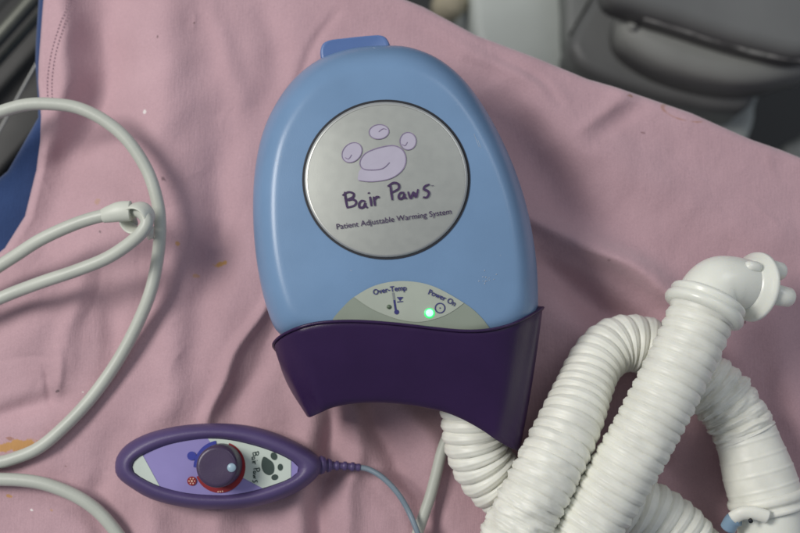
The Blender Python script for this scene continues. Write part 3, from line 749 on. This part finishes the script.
# the unit's own short outlet hose, curling under the others
mb = MB(); hose(mb, [(470, 352, .030), (471, 385, .030), (472, 418, .029), (476, 445, .027), (487, 470, .024), (508, 490, .021), (540, 502, .0185), (580, 502, .0185), (620, 502, .0185), (652, 514, .0185), (680, 535, .0185), (700, 562, .0185)], seed=1, depth=.0022, crumple=((.45, .08, .0012),))
o = mb.build("corrugated_hose", M_hose); tag(o, "white corrugated hose leaving the unit's purple front and curling under the other two", "hose", "white corrugated hoses")
# middle hose with bend and cuff at its far end
h2 = thing("corrugated_hose", "white corrugated hose bent like a hook, ending in a cuff at bottom right", "hose", P(600, 360, 0), "white corrugated hoses")
mb = MB(); hose(mb, [(490, 610, .050), (503, 570, .053), (516, 533, .055), (541, 483, .055), (567, 430, .048), (583, 391, .038), (595, 364, .029), (614, 346, .022), (640, 344, .0185), (668, 357, .0175), (692, 372, .0175), (714, 390, .019), (733, 412, .020), (746, 436, .021)], R=.0180, seed=2, pinch=((.54, .10, .0024), (.70, .10, .0012)), crumple=((.16, .10, .0022), (.34, .06, .0008), (.93, .08, .0022)))
mb.build("tube", M_hose, h2)
cc = [(745, 433, .021), (754, 460, .022), (764, 492, .023), (768, 503, .0235)]
mb = MB(); path, Lq = pix_path(cc, .0006); sweep(mb, path, lambda s, a, i: .0176+.0026*sm(s/Lq*1.4)+.0004*(math.exp(-((s*1000) % 9-4.5)**2*3)), 56); mb.build("cuff", M_hose, h2)
pa, pb = P(766, 497, .0235), P(770, 512, .0238); axd = (pb-pa).normalized()
mb = MB(); lathe(mb, pa, axd, [(-.002, .018), (-.0015, .0212), (0, .0220), (.0022, .0220), (.0035, .0212), (.004, .0200), (.006, .0200), (.0068, .0210), (.0088, .0210), (.0095, .018)], 64); mb.build("cuff_ring", M_hose, h2)
mb = MB(); pts, _ = pix_path([(768, 504, .0235), (771, 530, .024), (774, 580, .024)], .001); sweep(mb, pts, .0185, 48); mb.build("end_fitting", M_fit, h2)
mb = MB(); pts, _ = pix_path([(733, 518, .040), (742, 513, .043), (755, 513, .0445), (768, 517, .045)], .0008); sweep(mb, pts, .0038, 16, True, .7); lt = mb.build("latch", M_hose, h2)
mb = MB(); pts, _ = pix_path([(728, 528, .034), (733, 520, .037), (739, 518, .039)], .0008); sweep(mb, pts, .0044, 16); mb.build("blue_button", M_latch, h2)
mb = MB(); c = P(750, 519.5, .0445); lathe(mb, c, (0, -.5, 1), [(.0005, .0012), (.0018, .0012)], 12); mb.build("latch_pin", M_groove, lt)
# front hose with elbow
h3 = thing("corrugated_hose", "straight white corrugated hose on top, ending in a milky plastic elbow", "hose", P(620, 470, 0), "white corrugated hoses")
mb = MB(); w3 = hose(mb, [(540, 620, .045), (562, 572, .048), (584, 533, .051), (613, 487, .054), (640, 441, .056), (665, 394, .057), (688, 347, .057), (700, 318, .056), (707, 300, .055)], R=.0179, seed=3, crumple=((.18, .12, .0026), (.55, .05, .0007)))
mb.build("tube", M_hose, h3)
# torn strip of film at the crossing
a1 = P(703, 311, .056); a2 = P(711, 293, .055); axd = (a2-a1).normalized()
mb = MB(); lathe(mb, a1, axd, [(-.002, .0184), (-.001, .0216), (.0008, .0224), (.0030, .0220), (.0042, .0205), (.0050, .0203), (.0064, .0212), (.0080, .0208), (.0095, .0180)], 64); mb.build("collar", M_fit, h3)
mb = MB(); path, Le = pix_path([(707, 303, .055), (711, 293, .0555), (719, 285, .0555), (730, 283, .0545), (741, 284, .0520), (752, 286.5, .047)], .0007, 10)
sweep(mb, path, lambda s, a, i: .0172-.0030*sm(s/Le*1.3), 56); el = mb.build("elbow", M_fit, h3)
axd = Vector((.89, -.12, -.40)).normalized(); e1 = P(750, 286, .0495)
mb = MB(); lathe(mb, e1, axd, [(-.004, .0140), (-.0026, .0150), (-.0012, .0164), (.0006, .0175), (.0014, .0192), (.0034, .0196), (.0042, .0188), (.0046, .0150), (.0070, .0140), (.0072, .0120), (.0050, .0110)], 64); mb.build("flange", M_fit, h3)
for oy, oz, r_, l_ in ((.0100, .0070, .0052, .0175), (-.0045, .0115, .0055, .0185)):
    c = e1+Vector((oz*.41, oy, oz*.91)); mb = MB(); lathe(mb, c, axd, [(.003, r_*1.05), (l_-.002, r_), (l_-.0006, r_*.85), (l_, r_*.5), (l_+.0001, .0003)], 28); mb.build("prong", M_fit, h3)
mb = MB(); path, Lp = pix_path([(744, 267, .0635), (752, 267, .0625), (760, 268, .0600)], .0005); sweep(mb, path, lambda s, a, i: .0034*math.sqrt(max(.02, 1-abs(2*s/Lp-1)**4)), 18); mb.build("key_rib", M_fit, el)
